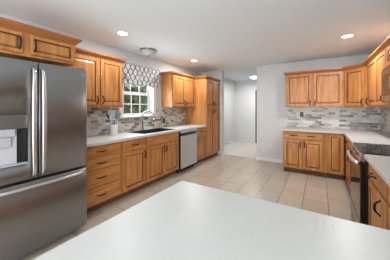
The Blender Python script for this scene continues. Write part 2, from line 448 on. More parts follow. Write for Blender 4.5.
def cabinet(name, label, loc, rz, wd, dp, z0, z1, fronts, toe=False, open_top=False, group=None, cr=None, cat='cabinet', poly=None, end_overhang=0):
    """local frame: front plane y=0 facing -y, body behind to y=dp, x 0..wd"""
    t = thing(name, label, cat, loc, rz, group)
    b = bm_(); x0, x1 = G, wd-G; zb = z0+0.10 if toe else z0; p = 0.018
    box(b, x0, x1, 0, 0.019, zb, z1)                          # face frame
    if open_top:
        # face frame is a panel; sides, back, floor
        box(b, x0, x0+p, 0.019, dp, zb, z1); box(b, x1-p, x1, 0.019, dp, zb, z1)
        box(b, x0+p, x1-p, dp-0.01, dp, zb, z1); box(b, x0+p, x1-p, 0.019, dp-0.01, zb, zb+p)
    else: box(b, x0, x1, 0.019, dp, zb, z1)
    if not toe: bbox(b, x0, x1, -0.004, 0.0, z0, z0+0.022, 0.001, 1) 
    obj('body', b, 'wood', t)
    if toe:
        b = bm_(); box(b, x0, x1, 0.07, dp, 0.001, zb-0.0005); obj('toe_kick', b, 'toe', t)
    for f in fronts:
        kind, a, c, q0, q1 = f[:5]; pl = f[5] if len(f) > 5 else None
        if kind == 'door': o = obj('door', panel(a, c, q0, q1), ['wood', 'glaze'], t)
        else: o = obj('drawer' if kind == 'drawer' else 'false_front', panel(a, c, q0, q1, True), 'wood_h', t)
        for px, pz, v in ([pl] if isinstance(pl, tuple) else (pl or [])):
            obj('pull', pull_bm(px, pz, v, ln=0.112 if v else 0.130), 'pull_metal', o)
    if cr: obj('crown_molding', crown(*cr), 'wood_dark', t)
    return t
RL, RR = PI/2, -PI/2   # rotation for cabinets on left wall (front to +X) / right wall (front to -X)
BT = 0.875             # top of base cabinets
ZU0, ZU1 = 1.37, 2.13
XBF = -2.47            # carcass front of left bases (doors reach -2.45)
XUF = -2.785           # carcass front of left uppers
DB = XBF-XL-0.001; DU = XUF-XL-0.001

# --- left bases
Y0, Y1 = 1.27, 1.915; wd = Y1-Y0; m_ = 0.02
zs = [(0.715, 0.858), (0.565, 0.703), (0.337, 0.553), (0.115, 0.325)]
cabinet('base_cabinet', 'four-drawer honey wood base cabinet right beside the refrigerator', (XBF, Y0, 0), RL, wd, DB, 0, BT,
        [('drawer', m_, wd-m_-0.01, a, c, (wd/2, (a+c)/2+0.005, False)) for a, c in zs], True)
Y0, Y1 = 1.915, 2.396; wd = Y1-Y0
cabinet('base_cabinet', 'honey wood base cabinet with one drawer over one door, left of the sink cabinet', (XBF, Y0, 0), RL, wd, DB, 0, BT,
        [('drawer', m_, wd-m_, 0.715, 0.858, (wd/2, 0.79, False)), ('door', m_, wd-m_, 0.115, 0.69, (wd-m_-0.03, 0.60, True))], True)
Y0, Y1 = 2.396, 3.315; wd = Y1-Y0
cabinet('sink_cabinet', 'wide double-door wood base cabinet under the black sink', (XBF, Y0, 0), RL, wd, DB, 0, BT,
        [('false', m_, wd-m_, 0.715, 0.858), ('door', m_, wd/2-0.004, 0.115, 0.69, (wd/2-0.035, 0.60, True)),
         ('door', wd/2+0.004, wd-m_, 0.115, 0.69, (wd/2+0.035, 0.60, True))], True, True)
Y0, Y1 = 3.955, 4.435; wd = Y1-Y0
cabinet('base_cabinet', 'narrow wood base cabinet between the dishwasher and the tall pantry', (XBF, Y0, 0), RL, wd, DB, 0, BT,
        [('drawer', m_, wd-m_, 0.715, 0.858, (wd/2, 0.79, False)), ('door', m_, wd-m_, 0.115, 0.69, (m_+0.03, 0.60, True))], True)
# --- pantry
Y0, Y1 = 4.44, 5.265; wd = Y1-Y0
cabinet('pantry_cabinet', 'floor-to-crown four-door wood pantry cabinet at the end of the sink run', (XBF+0.01, Y0, 0), RL, wd, DB+0.01, 0, ZU1,
        [('door', m_, wd/2-0.004, 1.385, 2.085, (wd/2-0.03, 1.46, True)), ('door', wd/2+0.004, wd-m_, 1.385, 2.085, (wd/2+0.03, 1.46, True)),
         ('door', m_, wd/2-0.004, 0.115, 1.355, (wd/2-0.03, 1.27, True)), ('door', wd/2+0.004, wd-m_, 0.115, 1.355, (wd/2+0.03, 1.27, True))],
        True, cr=([(0, DB-0.35), (0, 0), (wd-0.005, 0)],))
# --- left uppers
Y0, Y1 = 1.27, 2.183; wd = Y1-Y0
s = 1.769-Y0
cabinet('wall_cabinet', 'two-door wood wall cabinet between the refrigerator and the window', (XUF, Y0, 0), RL, wd, DU, ZU0, ZU1,
        [('door', m_, s-0.014, ZU0+0.03, 2.09, (s-0.045, ZU0+0.11, True)), ('door', s+0.014, wd-m_, ZU0+0.03, 2.09, (s+0.045, ZU0+0.11, True))],
        cr=([(0, 0), (wd, 0), (wd, DU-0.003)],))
Y0, Y1 = 3.49, 4.437; wd = Y1-Y0; s = wd/2+0.02
cabinet('wall_cabinet', 'two-door wood wall cabinet between the window and the tall pantry', (XUF, Y0, 0), RL, wd, DU, ZU0, ZU1,
        [('door', m_, s-0.004, ZU0+0.03, 2.09, (s-0.035, ZU0+0.10, True)), ('door', s+0.004, wd-m_, ZU0+0.03, 2.09, (s+0.035, ZU0+0.10, True))],
        cr=([(0, DU-0.003), (0, 0), (wd-0.003, 0)],))
XF = -2.43; Y0, Y1 = 0.345, 1.245; wd = Y1-Y0; s = 0.785-Y0
cabinet('wall_cabinet', 'short two-door wood wall cabinet above the refrigerator', (XF, Y0, 0), RL, wd, XF-XL-0.001, 1.865, ZU1,
        [('door', 0.025, s-0.032, 1.89, 2.085, (s-0.062, 1.985, True)), ('door', s+0.032, wd-0.025, 1.89, 2.085, (s+0.058, 1.985, True))],
        cr=([(0, 0.3), (0, 0), (wd, 0), (wd, 0.345)],))

# --- back bases
YBF = 4.62; DBB = YB-YBF-0.001
X0, X1 = -0.67, 0.075; wd = X1-X0
cabinet('base_cabinet', 'two-door wood base cabinet with two pulls on its top drawer, against the back wall', (X0, YBF, 0), 0, wd, DBB, 0, BT,
        [('drawer', m_, wd-m_-0.01, 0.72, 0.858, [(wd*0.27, 0.79, False), (wd*0.70, 0.79, False)]),
         ('door', m_, wd/2-0.014, 0.115, 0.695, (wd/2-0.04, 0.61, True)), ('door', wd/2+0.006, wd-m_-0.01, 0.115, 0.695, (wd/2+0.035, 0.61, True))], True)
X0, X1 = 0.076, 0.385; wd = X1-X0
cabinet('base_cabinet', 'narrow full-height-door wood base cabinet in the back right corner', (X0, YBF, 0), 0, wd, DBB, 0, BT,
        [('door', 0.05, wd-0.01, 0.115, 0.858, None)], True)
# --- right bases
XRF = 0.41; DR = XR-XRF-0.001
Ya, Yb = 4.618, 3.76
cabinet('base_cabinet', 'wood base cabinet on the right wall between the corner and the range, far one', (XRF, Ya, 0), RR, Ya-Yb, DR, 0, BT,
        [('drawer', 0.14, 0.84, 0.72, 0.858, (0.40, 0.79, False)), ('door', 0.14, 0.84, 0.115, 0.695, (0.78, 0.59, True))], True)
Ya, Yb = 3.759, 3.30
cabinet('base_cabinet', 'wood base cabinet touching the far side of the range', (XRF, Ya, 0), RR, Ya-Yb, DR, 0, BT,
        [('drawer', m_, 0.44, 0.72, 0.858, (0.23, 0.79, False)), ('door', m_, 0.44, 0.115, 0.695, (0.40, 0.61, True))], True)
Ya, Yb = 2.525, 1.86; wd = Ya-Yb
cabinet('base_cabinet', 'wood base cabinet with drawer on the near side of the range, at the right edge', (XRF, Ya, 0), RR, wd, DR, 0, BT,
        [('drawer', 0.045, wd-m_, 0.72, 0.858, (0.28, 0.79, False)), ('door', 0.045, wd-m_, 0.115, 0.695, (wd-m_-0.16, 0.60, True))], True)
Ya, Yb = 1.859, 1.03; wd = Ya-Yb
cabinet('base_cabinet', 'wood base cabinet in the corner between range run and peninsula', (XRF, Ya, 0), RR, wd, DR, 0, BT,
        [('drawer', m_, 0.5, 0.72, 0.858, (0.26, 0.79, False)), ('door', m_, 0.5, 0.115, 0.695, (0.44, 0.60, True))], True)
# --- peninsula base (fronts towards the kitchen, +Y)
cabinet('peninsula_cabinet', 'wood cabinets under the white peninsula countertop', (XR-0.002, 0.975, 0), PI, 1.70, 0.62, 0, BT,
        [('door', 0.66+0.34*i, 0.99+0.34*i, 0.115, 0.858, (0.96+0.34*i, 0.76, True)) for i in range(3)], True)

# --- back uppers
YUF = 4.965; DUB = YB-YUF-0.001
X0, X1 = -0.66, 0.405; wd = X1-X0; s = 0.165-0.625+0.625-0.165
s = (-0.135)-X0
cabinet('wall_cabinet', 'wide two-door wood wall cabinet on the back wall', (X0, YUF, 0), 0, wd, DUB, ZU0, ZU1,
        [('door', m_, s-0.016, ZU0+0.03, 2.09, (s-0.045, ZU0+0.10, True)), ('door', s+0.016, wd-m_, ZU0+0.03, 2.09, (s+0.045, ZU0+0.10, True))],
        cr=([(0, DUB-0.003), (0, 0), (wd, 0)], None, (wd+0.275, -0.345)))
# diagonal corner cabinet
A = Vector((0.407, 4.965)); B = Vector((0.70, 4.622)); dv = B-A; ln = dv.length; ang = math.atan2(dv.y, dv.x)
t = thing('corner_cabinet', 'diagonal single-door wood wall cabinet in the back right corner', 'cabinet', (A.x, A.y, 0), ang)
Mi = Matrix.Rotation(-ang, 2)
lp = [Mi @ (Vector(p)-A) for p in ((0.407, 4.965), (0.70, 4.622), (XR-0.001, 4.622), (XR-0.001, YB-0.001), (0.407, YB-0.001))]
b = bm_(); prism(b, [tuple(p) for p in lp], ZU0, ZU1); obj('body', b, 'wood', t)
o = obj('door', panel(0.03, ln-0.03, ZU0+0.03, 2.09), ['wood', 'glaze'], t)
obj('pull', pull_bm(ln-0.055, ZU0+0.10, True), 'pull_metal', o)
loc_ = lambda p: tuple(Mi @ (Vector(p)-A))
obj('crown_molding', crown([(0, 0), (ln, 0)], loc_((-0.2, 4.965)), loc_((0.70, 4.0))), 'wood_dark', t)
# right uppers
XUR = 0.70; DUR = XR-XUR-0.001
Ya, Yb = 4.62, 3.831; wd = Ya-Yb
cabinet('wall_cabinet', 'single-door wood wall cabinet on the right wall beside the diagonal corner cabinet', (XUR, Ya, 0), RR, wd, DUR, ZU0, ZU1,
        [('door', 0.26, wd-0.012, ZU0+0.03, 2.09, (0.30, ZU0+0.10, True))], cr=([(0, 0), (wd, 0)], (-0.343, 0.293), None))
Ya, Yb = 3.83, 3.296; wd = Ya-Yb
cabinet('wall_cabinet', 'single-door wood wall cabinet on the right wall touching the microwave', (XUR, Ya, 0), RR, wd, DUR, ZU0, ZU1,
        [('door', 0.012, wd-0.015, ZU0+0.03, 2.09, (wd-0.05, ZU0+0.12, True))], cr=([(0, 0), (wd, 0)],))
Ya, Yb = 3.295, 2.53; wd = Ya-Yb
cabinet('wall_cabinet', 'short wood wall cabinet above the microwave', (XUR, Ya, 0), RR, wd, DUR, 1.835, ZU1,
        [('door', 0.012, wd/2-0.003, 1.86, 2.09, (wd/2-0.04, 1.93, True)), ('door', wd/2+0.003, wd-0.015, 1.86, 2.09, (wd/2+0.04, 1.93, True))],
        cr=([(0, 0), (wd, 0)],))
Ya, Yb = 2.529, 1.70; wd = Ya-Yb
cabinet('wall_cabinet', 'two-door wood wall cabinet on the near side of the microwave', (XUR, Ya, 0), RR, wd, DUR, ZU0, ZU1,
        [('door', m_, wd/2-0.003, ZU0+0.03, 2.09, (wd/2-0.04, 1.47, True)), ('door', wd/2+0.003, wd-m_, ZU0+0.03, 2.09, (wd/2+0.04, 1.47, True))],
        cr=([(0, 0), (wd, 0), (wd, DUR-0.003)],))

# ------------------------------------------------------------------ countertops
def slab(b, poly, z0=0.8755, z1=0.915):
    prism(b, poly, z0, z1)
def top(name, bm, label):
    bmesh.ops.recalc_face_normals(bm, faces=list(bm.faces))
    o = obj(name, bm, 'quartz'); tag(o, label, 'countertop')
    md = o.modifiers.new('edge', 'BEVEL'); md.width = 0.003; md.segments = 2; md.limit_method = 'ANGLE'
    return o
XC = -2.425
SX0, SX1, SY0, SY1 = -2.975, -2.535, 2.44, 3.29     # sink cut-out
def slab_hole(bm, ox0, ox1, oy0, oy1, hx0, hx1, hy0, hy1, z0, z1):
    rings = []
    for z in (z1, z0):
        o_ = [bm.verts.new((x, y, z)) for x, y in ((ox0, oy0), (ox1, oy0), (ox1, oy1), (ox0, oy1))]
        h_ = [bm.verts.new((x, y, z)) for x, y in ((hx0, hy0), (hx1, hy0), (hx1, hy1), (hx0, hy1))]
        for k in range(4): bm.faces.new((o_[k], o_[(k+1) % 4], h_[(k+1) % 4], h_[k]))
        rings.append((o_, h_))
    for r_ in (0, 1):
        a, c = rings[0][r_], rings[1][r_]
        for k in range(4): bm.faces.new((a[k], a[(k+1) % 4], c[(k+1) % 4], c[k]))
b = bm_(); slab_hole(b, XL+0.0005, XC, 1.268, 4.438, SX0, SX1, SY0, SY1, 0.8755, 0.915)
top('countertop', b, 'long white quartz countertop with the sink, along the left wall')
b = bm_(); slab(b, [(-0.695, 4.575), (0.365, 4.575), (0.365, 3.297), (XR-0.0005, 3.297), (XR-0.0005, YB-0.0005), (-0.66, YB-0.0005)])
top('countertop', b, 'L-shaped white quartz countertop in the far right corner under the tiled backsplash')
b = bm_(); slab(b, [(0.365, 1.013), (XR-0.0005, 1.013), (XR-0.0005, 2.527), (0.365, 2.527)])
top('countertop', b, 'white quartz countertop on the near side of the range, at the right edge')
b = bm_(); slab(b, [(-0.73, 0.10), (XR-0.0005, 0.10), (XR-0.0005, 1.012), (-0.73, 1.012)])
top('peninsula_countertop', b, 'large white quartz peninsula countertop filling the foreground')

# ------------------------------------------------------------------ sink + faucet
b = bm_()
x0, x1, y0, y1, zt, zb, th = SX0+0.004, SX1-0.004, SY0+0.004, SY1-0.004, 0.9145, 0.69, 0.006
def bowl(b, x0, x1, y0, y1, ztop, zbot, th):
    def rect(i, z): return [b.verts.new(p) for p in ((x0+i, y0+i, z), (x1-i, y0+i, z), (x1-i, y1-i, z), (x0+i, y1-i, z))]
    rr = [rect(0, zbot-th), rect(0, ztop+0.0008), rect(-0.02, ztop+0.0008), rect(-0.018, ztop+0.005), rect(th-0.003, ztop+0.005), rect(th, ztop+0.002), rect(th+0.012, zbot)]
    for a, c in zip(rr, rr[1:]):
        for k in range(4): b.faces.new((a[k], a[(k+1) % 4], c[(k+1) % 4], c[k]))
    b.faces.new(rr[0][::-1]); b.faces.new(rr[-1])
t = thing('kitchen_sink', 'black rectangular sink set into the left countertop under the window', 'sink', ((x0+x1)/2, (y0+y1)/2, 0.684))
ox, oy, oz = t.location
bowl(b, x0-ox, x1-ox, y0-oy, y1-oy, zt-oz, zb-oz, th); obj('basin', b, 'sink_black', t)
b = bm_(); lathe(b, [(0, 0), (0.042, 0), (0.045, 0.003), (0.03, 0.004), (0.028, 0.001), (0, 0.001)], (0, 0, zb-oz+0.0005), 20); obj('drain', b, 'chrome', t)

t = thing('faucet', 'tall grey gooseneck faucet standing behind the black sink', 'faucet', (-3.035, 2.86, 0.9155), math.radians(30))
b = bm_(); lathe(b, [(0, 0), (0.026, 0), (0.026, 0.006), (0.020, 0.012), (0.018, 0.07), (0.013, 0.085), (0, 0.086)]); obj('base', b, 'chrome', t)
b = bm_(); pts = [(0, 0, 0.08), (0, 0, 0.2), (0, 0, 0.27)]
for i in range(1, 13):
    a = PI*i/12; pts.append((0.115-0.115*math.cos(a), 0, 0.27+0.105*math.sin(a)))
pts.append((0.23, 0, 0.235)); tube(b, pts, 0.0135, 12); obj('spout', b, 'chrome', t)
b = bm_(); tube(b, [(0.23, 0, 0.236), (0.23, 0, 0.20), (0.23, 0, 0.165)], [0.015, 0.018, 0.016], 12); obj('spray_head', b, 'chrome', t)
b = bm_(); tube(b, [(0, -0.015, 0.05), (0, -0.04, 0.055), (0.0, -0.10, 0.075)], [0.009, 0.008, 0.006], 10); obj('lever', b, 'chrome', t)
# ------------------------------------------------------------------ utensil crock and utensils
CX, CY = -2.89, 2.095
b = bm_(); lathe(b, [(0, 0), (0.056, 0), (0.060, 0.005), (0.062, 0.165), (0.064, 0.172), (0.058, 0.172), (0.055, 0.165), (0.053, 0.012), (0, 0.010)], n=32)
c_ = obj('utensil_crock', b, 'ceramic'); c_.location = (CX, CY, 0.9155); tag(c_, 'white round crock full of kitchen utensils on the left countertop', 'crock')
def utensil(kind, mats, az, lean, rad, lngth, label, side=0.0):
    """foot rests on the crock floor, leans outwards over the rim"""
    t = thing({'spoon': 'cooking_spoon', 'spatula': 'spatula', 'turner': 'slotted_turner', 'whisk': 'whisk', 'ladle': 'ladle'}[kind], label, 'utensil')
    t.location = (CX-rad*math.cos(az)-side*math.sin(az), CY-rad*math.sin(az)+side*math.cos(az), 0.9155+0.0125)
    t.rotation_euler = (0, lean, az)
    b = bm_(); tube(b, [(0, 0, 0.006), (0, 0, lngth*0.4), (0, 0, lngth*0.72)], [0.007, 0.0065, 0.005], 8); obj('handle', b, mats[0], t)
    b = bm_(); z = lngth*0.72
    if kind in ('spoon', 'ladle'):
        n = 10; rx, rz, dz = (0.03, 0.045, 0.045) if kind == 'spoon' else (0.04, 0.04, 0.038)
        dp = 0.012 if kind == 'spoon' else 0.03
        rings = []
        for s_ in (0, 1):
            for rr in (1.0, 0.75, 0.4):
                rings.append([b.verts.new((dp*(1-rr*rr)+s_*0.003*0+(0.003 if s_ else 0), rx*rr*math.cos(2*PI*k/16), z+dz+rz*rr*math.sin(2*PI*k/16))) for k in range(16)])
        for g in (0, 3):
            for a_, c2 in ((rings[g], rings[g+1]), (rings[g+1], rings[g+2])):
                for k in range(16): b.faces.new((a_[k], a_[(k+1) % 16], c2[(k+1) % 16], c2[k]))
            b.faces.new(rings[g+2])
        for k in range(16): b.faces.new((rings[0][k], rings[0][(k+1) % 16], rings[3][(k+1) % 16], rings[3][k]))
    elif kind == 'spatula': bbox(b, -0.004, 0.004, -0.03, 0.03, z-0.002, z+0.10, 0.003)
    elif kind == 'turner':
        for i in range(4): box(b, -0.002, 0.002, -0.036+0.0205*i, -0.026+0.0205*i, z+0.012, z+0.082)
        box(b, -0.002, 0.002, -0.036, 0.0355, z-0.002, z+0.013); box(b, -0.002, 0.002, -0.036, 0.0355, z+0.081, z+0.10)
    else:
        for i in range(5):
            a = PI*i/5; pts = []
            for j in range(13):
                q = PI*j/12; w_ = 0.03*math.sin(q)*(1 if j < 7 else 1); side = math.cos(q)
                pts.append((0.032*math.sin(2*PI*j/12)*math.cos(a)*1.0, 0.032*math.sin(2*PI*j/12)*math.sin(a), z+0.05-0.055*math.cos(2*PI*j/12)))
            tube(b, pts, 0.0014, 5)
    obj('head', b, mats[1], t); return t
utensil('spatula', ('pale_blue', 'pale_blue'), math.radians(90), 0.40, 0.030, 0.39, 'pale blue spatula leaning right out of the white crock', -0.014)
utensil('spoon', ('blue_silicone', 'navy_silicone'), math.radians(-90), 0.42, 0.030, 0.39, 'dark blue spoon leaning furthest left out of the white crock', -0.014)
utensil('turner', ('navy_silicone', 'pale_blue'), math.radians(-50), 0.13, -0.026, 0.33, 'slotted turner with pale blue head, left of centre in the white crock')
utensil('whisk', ('grey_plastic', 'chrome'), math.radians(30), 0.09, -0.030, 0.34, 'wire whisk standing in the middle of the white crock')
utensil('ladle', ('navy_silicone', 'blue_silicone'), math.radians(130), 0.10, -0.034, 0.35, 'blue ladle just right of centre in the white crock')
utensil('spoon', ('ceramic', 'ceramic'), math.radians(200), 0.09, -0.034, 0.33, 'white spoon at the back of the white crock by the tiles')

# ------------------------------------------------------------------ refrigerator
FX, FY0, FY1 = -2.20, 0.36, 1.262
t = thing('refrigerator', 'stainless french-door refrigerator with ice dispenser at the left edge', 'refrigerator', (FX, FY0, 0), RL)
FW = FY1-FY0; fc = 0.802-FY0
b = bm_(); bbox(b, 0.006, FW-0.006, 0.085, 0.80, 0.035, 1.775, 0.004); obj('body', b, 'fridge_steel', t)
b = bm_(); box(b, 0.03, FW-0.03, 0.12, 0.75, 0.002, 0.034); obj('base', b, 'black_plastic', t)
for xx in (0.02, FW-0.09):
    b = bm_(); bbox(b, xx, xx+0.07, 0.02, 0.15, 1.7755, 1.795, 0.005); obj('hinge_cover', b, 'black_plastic', t)
def fdoor(x0, x1, z0, z1, hole=None, th=0.075, bow=0.006, rl=0.008, rr=0.008):
    """curved-front fridge door; hole = (hx0,hx1,hz0,hz1,depth)"""
    prof = [(x0, th)]
    def q(x): u = (x-x0)/(x1-x0)*2-1; return bow*u*u
    for i in range(5):
        a = PI/2*i/4; prof.append((x0+rl*(1-math.cos(a)), q(x0)+rl*(1-math.sin(a))+0))
    xs = [x0+rl+(x1-x0-rl-rr)*i/14 for i in range(1, 14)]
    if hole: xs = [x for x in xs if min(abs(x-hole[0]), abs(x-hole[1])) > 0.008] + [hole[0], hole[1]]; xs.sort()
    for x in xs: prof.append((x, q(x)))
    for i in range(5):
        a = PI/2*(1-i/4); prof.append((x1-rr*(1-math.cos(a)), q(x1)+rr*(1-math.sin(a))))
    prof.append((x1, th))
    zs = [z0, z0+0.004, z1-0.004, z1]
    if hole: zs = [z0, z0+0.004, hole[2], hole[3], z1-0.004, z1]
    b = bm_(); V = {}
    for i, (x, y) in enumerate(prof):
        for j, z in enumerate(zs):
            yy = y + (0.004 if j in (0, len(zs)-1) and 0 < i < len(prof)-1 else 0)
            V[i, j] = b.verts.new((x, min(yy, th), z))
    hi = None
    if hole:
        i0 = [i for i, p in enumerate(prof) if abs(p[0]-hole[0]) < 1e-6][0]; i1 = [i for i, p in enumerate(prof) if abs(p[0]-hole[1]) < 1e-6][0]; j0, j1 = 2, 3
        hi = (i0, i1, j0, j1)
    for i in range(len(prof)-1):
        for j in range(len(zs)-1):
            if hi and hi[0] <= i < hi[1] and hi[2] <= j < hi[3]: continue
            f = b.faces.new((V[i, j], V[i+1, j], V[i+1, j+1], V[i, j+1])); f.smooth = True
    n = len(prof)
    b.faces.new([V[i, 0] for i in range(n)][::-1]); b.faces.new([V[i, len(zs)-1] for i in range(n)])
    b.faces.new([V[0, j] for j in range(len(zs))] + [V[n-1, j] for j in reversed(range(len(zs)))])
    if hi:
        i0, i1, j0, j1 = hi; D = hole[4]
        c = [(prof[i0][0], zs[j0]), (prof[i1][0], zs[j0]), (prof[i1][0], zs[j1]), (prof[i0][0], zs[j1])]
        bk = [b.verts.new((x, D, z)) for x, z in c]
        b.faces.new([V[i, j0] for i in range(i0, i1+1)] + [bk[1], bk[0]])
        b.faces.new([V[i, j1] for i in range(i1, i0-1, -1)] + [bk[3], bk[2]])
        b.faces.new([V[i0, j1], V[i0, j0], bk[0], bk[3]]); b.faces.new([V[i1, j0], V[i1, j1], bk[2], bk[1]])
        b.faces.new(bk)
    return b
ZS = 0.715
hx0, hx1 = 0.455-FY0, 0.722-FY0
ld = obj('door', fdoor(0.0, fc-0.004, ZS+0.012, 1.785, (hx0, hx1, 0.870, 1.305, 0.062)), 'fridge_steel', t)
rd = obj('door', fdoor(fc+0.004, FW, ZS+0.012, 1.785, rr=0.024), 'fridge_steel', t)
fz = obj('freezer_drawer', fdoor(0.0, FW, 0.065, ZS-0.012, rr=0.024), 'fridge_steel', t)
# door handles: tall bowed bars either side of the split
def bar(b, pts, wds, ths, mi=0):
    """flat bowed bar: pts (x,y,z), half-widths along x, half-thickness along y, rounded-rect section"""
    n = 12; rings = []
    for (x, y, z), w_, t_ in zip(pts, wds, ths):
        rg = []
        for k in range(n):
            a = 2*PI*k/n; c, s_ = math.cos(a), math.sin(a)
            rg.append(b.verts.new((x+w_*math.copysign(abs(c)**0.5, c), y+t_*math.copysign(abs(s_)**0.5, s_), z)))
        rings.append(rg)
    for p, q in zip(rings, rings[1:]):
        for k in range(n):
            f = b.faces.new((p[k], p[(k+1) % n], q[(k+1) % n], q[k])); f.smooth = True
    b.faces.new(rings[0][::-1]); b.faces.new(rings[-1])
for par, xx, sg in ((ld, fc-0.046, -1), (rd, fc+0.020, 1)):
    b = bm_(); pts = []; ws = []; ts = []
    for i in range(25):
        u = i/24*2-1; z = 1.235+u*0.505
        o_ = 0.058*min(1, (1-abs(u))/0.14)**0.6
        pts.append((xx+sg*0.006*(1-u*u), 0.012-o_-0.008*(1-u*u), z)); ws.append(0.011+0.006*(1-u*u)); ts.append(0.007)
    bar(b, pts, ws, ts); obj('handle', b, 'handle_steel', par)
b = bm_(); pts = []
for i in range(21):
    u = i/20*2-1; pts.append((FW/2+u*(FW/2-0.045), 0.004-0.052*(1-abs(u)**6)-0.010*(1-u*u), 0.672))
tube(b, pts, 0.0135, 12); obj('handle', b, 'handle_steel', fz)
# dispenser: control panel, cavity lining, paddle, tray
b = bm_(); bbox(b, hx0+0.001, hx1-0.001, 0.001, 0.060, 1.186, 1.304, 0.004); obj('dispenser_panel', b, 'fridge_steel', ld)
b = bm_(); box(b, hx0+0.012, hx1-0.071, 0.030, 0.0615, 0.887, 1.185); obj('dispenser_back', b, 'pale_plastic', ld)
b = bm_(); box(b, hx1-0.070, hx1-0.002, 0.045, 0.0615, 0.887, 1.185); obj('dispenser_side', b, 'black_plastic', ld)
b = bm_(); bbox(b, hx0+0.05, hx1-0.085, 0.002, 0.0295, 1.12, 1.185, 0.008, 3); obj('dispenser_spout', b, 'grey_plastic', ld)
b = bm_(); bbox(b, hx0+0.07, hx1-0.11, 0.012, 0.0295, 1.03, 1.118, 0.006, 2); obj('paddle', b, 'grey_plastic', ld)
b = bm_(); bbox(b, hx0+0.002, hx1-0.002, -0.004, 0.060, 0.8715, 0.886, 0.004); obj('drip_tray', b, 'grey_plastic', ld)
# round emblem and two letters at the top right of the right door
def text(s, size, loc, par, m_, name):
    cu = bpy.data.curves.new(name, 'FONT'); cu.body = s; cu.size = size; cu.extrude = 0.0006; cu.align_x = 'LEFT'
    tmp = bpy.data.objects.new('t', cu); COL.objects.link(tmp); bpy.context.view_layer.update()
    me = bpy.data.meshes.new_from_object(tmp.evaluated_get(bpy.context.evaluated_depsgraph_get()))
    bpy.data.objects.remove(tmp); me.materials.clear(); me.materials.append(MAT[m_]); me.name = name
    o = bpy.data.objects.new(name, me); COL.objects.link(o); o.parent = par; o.location = loc; o.rotation_euler = (PI/2, 0, 0); return o
text('LG', 0.026, (FW-0.068, 0.0025, 1.715), rd, 'emblem', 'lettering')
b = bm_(); lathe(b, [(0, 0), (0.012, 0), (0.012, 0.0015), (0, 0.0015)], n=20)
e = obj('emblem', b, 'emblem', rd); e.location = (FW-0.085, 0.0045, 1.724); e.rotation_euler = (PI/2, 0, 0)

# ------------------------------------------------------------------ dishwasher
DY0, DY1 = 3.3165, 3.953; t = thing('dishwasher', 'stainless dishwasher between the sink cabinet and narrow base cabinet', 'dishwasher', (-2.44, DY0, 0), RL)
wd = DY1-DY0
b = bm_(); box(b, 0.004, wd-0.004, 0.005, 0.60, 0.10, 0.873); obj('body', b, 'black_plastic', t)
b = bm_(); box(b, 0.01, wd-0.01, 0.05, 0.55, 0.002, 0.0995); obj('toe_kick', b, 'black_plastic', t)
b = bm_(); bbox(b, 0.016, wd-0.016, -0.035, 0.004, 0.105, 0.775, 0.004); bbox(b, 0.016, wd-0.016, -0.035, 0.004, 0.835, 0.870, 0.003)
dd = obj('door', b, 'light_steel', t)
b = bm_(); pts = [(0.016+(wd-0.032)*i/12, -0.036-0.012*(1-(i/6-1)**2), 0.812-0.014*(1-(i/6-1)**2)) for i in range(13)]
tube(b, pts, 0.011, 10); tag(obj('handle', b, 'black_plastic', dd), 'dark curved grip under the top edge')

# ------------------------------------------------------------------ range
RY1, RY0 = 3.291, 2.531; wd = RY1-RY0
t = thing('range', 'slide-in electric range with black glass cooktop on the right wall', 'range', (0.375, RY1, 0), RR)
b = bm_(); box(b, 0.002, wd-0.002, 0.0, 0.63, 0.06, 0.90); obj('body', b, 'black_plastic', t)
b = bm_(); box(b, 0.03, wd-0.03, 0.06, 0.6, 0.002, 0.0595); obj('base', b, 'black_plastic', t)
b = bm_(); bbox(b, 0.001, wd-0.001, -0.012, 0.635, 0.9005, 0.9175, 0.004); ct = obj('cooktop', b, 'black_glass', t)
for (x, y, r_) in ((0.2, 0.17, 0.10), (0.56, 0.17, 0.085), (0.2, 0.46, 0.075), (0.56, 0.46, 0.10)):
    b = bm_(); lathe(b, [(r_-0.003, 0), (r_, 0), (r_, 0.0006), (r_-0.003, 0.0006), (r_-0.003, 0)], (x, y, 0.9177), 36); obj('burner_ring', b, 'grey_plastic', ct)
b = bm_(); v = [(0, 0.9), (-0.030, 0.893), (-0.042, 0.835), (0, 0.835)]
a_ = [b.verts.new((0.002, y, z)) for y, z in v]; c_ = [b.verts.new((wd-0.002, y, z)) for y, z in v]
b.faces.new(a_[::-1]); b.faces.new(c_)
for k in range(4): b.faces.new((a_[k], a_[(k+1) % 4], c_[(k+1) % 4], c_[k]))
cp = obj('control_panel', b, 'range_steel', t)
b = bm_(); box(b, 0.18, wd-0.18, -0.0385, -0.0365, 0.850, 0.880); o = obj('touch_display', b, 'black_glass', cp)
b = bm_(); bbox(b, 0.004, wd-0.004, -0.04, -0.0005, 0.225, 0.828, 0.004); od = obj('oven_door', b, 'black_glass', t)
b = bm_(); bbox(b, 0.004, wd-0.004, -0.04, -0.0005, 0.07, 0.215, 0.004); obj('storage_drawer', b, 'black_glass', t)
b = bm_(); pts = []
for i in range(17):
    u = i/16*2-1; pts.append((wd/2+u*(wd/2-0.04), -0.040-0.032*(1-abs(u)**6)-0.010*(1-u*u), 0.808))
tube(b, pts, 0.018, 12); obj('handle', b, 'handle_steel', od)

